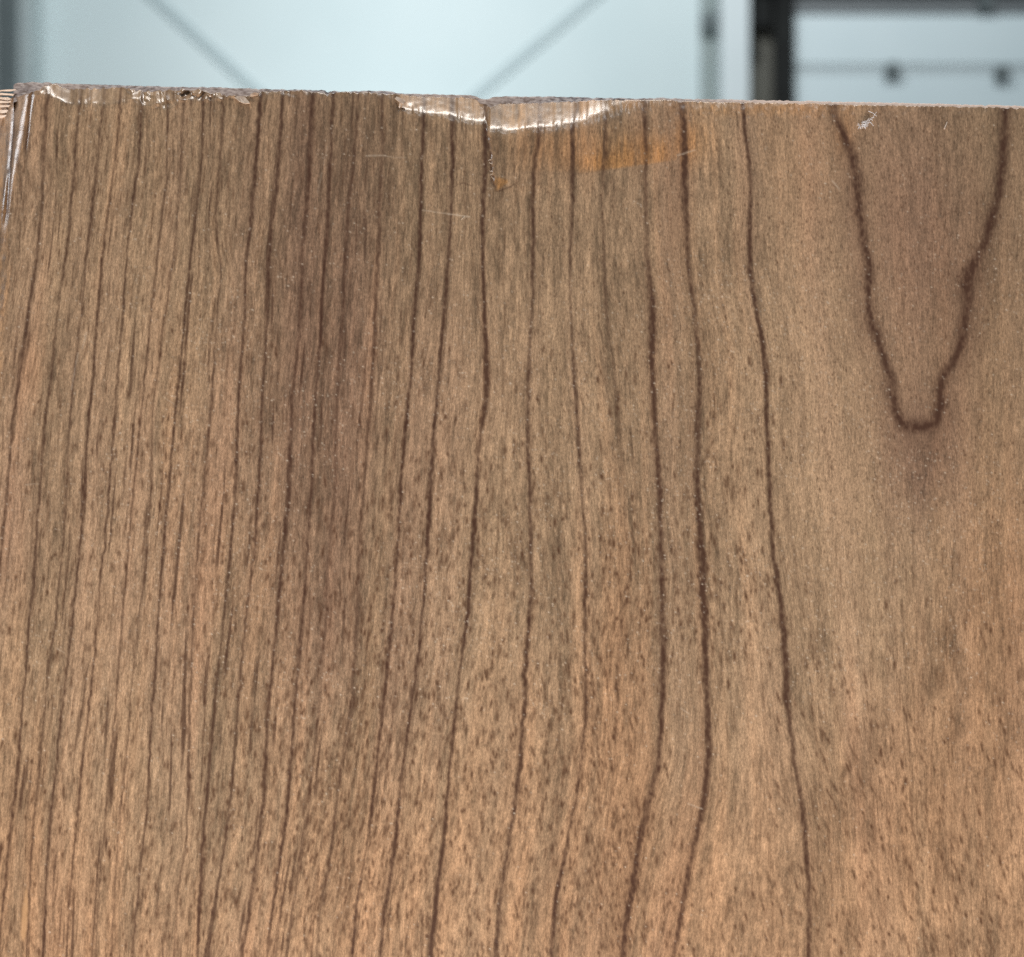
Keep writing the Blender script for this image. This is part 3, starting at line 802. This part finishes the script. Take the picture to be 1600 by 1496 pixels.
kx = np.arange(21.0, 1680, 1.7)
silj = np.interp(kx, sil_P[:, 0], sil_P[:, 1]) + .28 * np.convolve(np.pad(rng.standard_normal(len(kx)), 3), np.exp(-.5 * (np.arange(-3, 4) / 1.1) ** 2), 'valid')
vtop = np.interp(kx, ytop_P[:, 0], ytop_P[:, 1])
prof = []
ND = 9
for k_ in range(ND):
    t = k_ / (ND - 1)
    py = (vtop + 14) * (1 - t) + silj * t
    dpt = (np.interp(kx, [0, 600, 1000, 1680], [3.4, 3.4, 2.6, 1.6]) * 1e-3) * (.75 + .7 * t) + bend[np.clip((vtop - Y0).astype(int), 0, RH - 1), np.clip((kx - X0).astype(int), 0, RW - 1)] * MM * .9
    dpt = dpt + rng.standard_normal(len(kx)) * .00006
    a_, c_ = px_to_ac(kx, py, dpt)
    prof.append(np.stack([a_, dpt, c_ + HD], -1))
last = prof[-1]
back = last.copy(); back[:, 1] = .040
low = back.copy(); low[:, 2] = HD + c_bot[0]
prof += [back, low]
PV = np.array(prof)
# carry the board on to the right end of the door
endx = PV[:, -1:, :].copy(); endx[..., 0] = a_left + .90; PV = np.concatenate([PV, endx], 1)
n_, m2 = PV.shape[:2]
ii = np.arange(n_ * m2).reshape(n_, m2)
fc = np.stack([ii[:-1, :-1], ii[:-1, 1:], ii[1:, 1:], ii[1:, :-1]], -1).reshape(-1, 4).tolist()
fc.append(ii[:, 0].tolist()); fc.append(ii[:, -1][::-1].tolist())
core = link_mesh("core", PV.reshape(-1, 3), fc, m_core, door)
tag(core, "grey raw core showing along the torn top edge")
bm = bmesh.new()
bm_box(bm, a_left + .0045, a_left + .895, .0055, .0395, 0.004, HD + c_bot[0] + .06, .0)
bm_obj("slab", bm, noisy_mat("slab_wood", srgb(120, 92, 70), srgb(150, 118, 92), 60, .6, stretch=(6, 1, .4)), door)

# ------------------------------------------------------------------ loose splinters and flakes of the torn edge
m_spl = noisy_mat("pale_splinter", srgb(196, 176, 158), srgb(228, 216, 204), 900, .55)
m_flake = noisy_mat("lifted_flake", srgb(168, 140, 118), srgb(222, 204, 186), 1400, .4)
m_fib = noisy_mat("torn_fibre", srgb(214, 196, 174), srgb(240, 230, 214), 800, .5)


def slat(points_top, points_bot, depth0, depth1, name, mat, thick=.0003):
    """bent thin sheet between two pixel polylines"""
    T = [loc(x, y, depth0) for x, y in points_top]; Bt = [loc(x, y, depth1) for x, y in points_bot]
    V = T + Bt + [p + np.array([0, thick, 0]) for p in T] + [p + np.array([0, thick, 0]) for p in Bt]
    n = len(T); Fq = []
    for i in range(n - 1):
        Fq += [(i, n + i, n + i + 1, i + 1), (2 * n + i, 2 * n + i + 1, 3 * n + i + 1, 3 * n + i),
               (i, i + 1, 2 * n + i + 1, 2 * n + i), (n + i, 3 * n + i, 3 * n + i + 1, n + i + 1)]
    Fq += [(0, 2 * n, 3 * n, n), (n - 1, 2 * n - 1, 4 * n - 1, 3 * n - 1)]
    return link_mesh(name, V, Fq, mat, door, smooth=False)


for y, h, xe, d0 in ((141, 3, 26, .0030), (146.5, 3.2, 24, .0034), (152, 3.5, 21, .0036), (158.5, 3.4, 20, .0038), (164.5, 4, 17, .0040), (172, 4, 15, .0042), (180, 4, 9, .0044)):
    xsn = [-30, -12, 2, xe * .6, xe]
    tl = rng.normal(0, .05); h = h * rng.uniform(.55, 1.1); xsn[-1] += rng.uniform(-5, 3)
    slat([(x, y + tl * x + rng.normal(0, .7)) for x in xsn], [(x, y + h + tl * x + rng.normal(0, .7)) for x in xsn], d0, d0 + .0003, "splinter", m_spl)
slat([(366, 152), (374, 150.5), (382, 151), (388, 158)], [(373, 158), (377, 160), (383, 162), (390, 161)], -.0002, -.0006, "flake", m_flake)
slat([(392, 147), (398, 144.5), (404, 146)], [(390, 151), (398, 149), (403, 149)], -.0003, -.0002, "flake", m_flake)
slat([(620, 151), (628, 154), (634, 160)], [(617, 154), (622, 158), (630, 163)], -.0002, -.0004, "flake", m_flake)


def fibre(pts, r, mat, name="fibre", parent=door, dp=(-.0003, -.0007)):
    P = np.array([[x, y] for x, y in pts], float); n = 7
    t = np.linspace(0, 1, n); tp = np.linspace(0, 1, len(P))
    xx = np.interp(t, tp, P[:, 0]); yy = np.interp(t, tp, P[:, 1]); dd = np.linspace(dp[0], dp[1], n)
    W = [loc(x, y, d) for x, y, d in zip(xx, yy, dd)]
    return W, [r * MM * (1 - .6 * k / n) for k in range(n)]


for pts in ([(768, 249), (765, 250), (763, 251.5)], [(770, 257), (766, 255), (764, 254)], [(771, 267), (767, 268), (765, 267)], [(772, 273), (769, 272), (766, 274)],
            [(773, 281), (770, 279), (768, 276)], 
            [(726, 338), (723, 341), (720, 344)]):
    W, rr = fibre(pts, .42, m_fib, dp=(.0000, -.0002))
    V, Fq = tube(W, rr, 5); link_mesh("fibre", V, Fq, m_fib, door)

# ------------------------------------------------------------------ lint tuft and a stray splinter lying on the face
m_lint = noisy_mat("white_lint", (.80, .80, .84), (.90, .90, .92), 900, .7)
lint = bpy.data.objects.new("lint", None); col.objects.link(lint)
lint.matrix_world = Mx @ Matrix.Translation(Vector(loc(1353, 193, -.0001)))
tag(lint, "tuft of white lint stuck on the veneer near the top right", "lint")
l0 = loc(1353, 193, -.0001)
for k_ in range(34):
    t_ = rng.normal(0, 1); a = -.75 + rng.normal(0, .55); cxp = 1353 + 4.2 * t_ + rng.normal(0, 1.8); cyp = 193 - 3.4 * t_ + rng.normal(0, 1.8)
    ln = rng.uniform(2, 6)
    cv = rng.normal(0, .9)
    pts = [(cxp + math.cos(a + cv * s) * s * ln, cyp + math.sin(a + cv * s) * s * ln) for s in (-1, -.5, 0, .5, 1)]
    W, rr = fibre(pts, .42, m_lint, dp=(-.0001 - rng.uniform(0, .0006), -.0001 - rng.uniform(0, .0006)))
    V, Fq = tube([w - l0 for w in W], rr, 5); link_mesh("fibre", V, Fq, m_lint, lint)
for pts in ([(1357, 174), (1364, 177), (1370, 182)], [(1364, 184), (1367, 179), (1370, 175)], [(1360, 191), (1363, 195), (1365, 197)]):
    W, rr = fibre(pts, .5, m_lint); V, Fq = tube([w - l0 for w in W], rr, 5); link_mesh("fibre", V, Fq, m_lint, lint)
W, rr = fibre([(1475.5, 202), (1477.5, 197), (1480, 191)], 1.2, m_spl, dp=(-.0002, -.0002))
V, Fq = tube([w for w in W], rr, 6)
o = link_mesh("wood_splinter", V, Fq, m_spl); o.matrix_world = Mx
tag(o, "tiny pale wood splinter on the veneer, right of the white lint", "splinter")
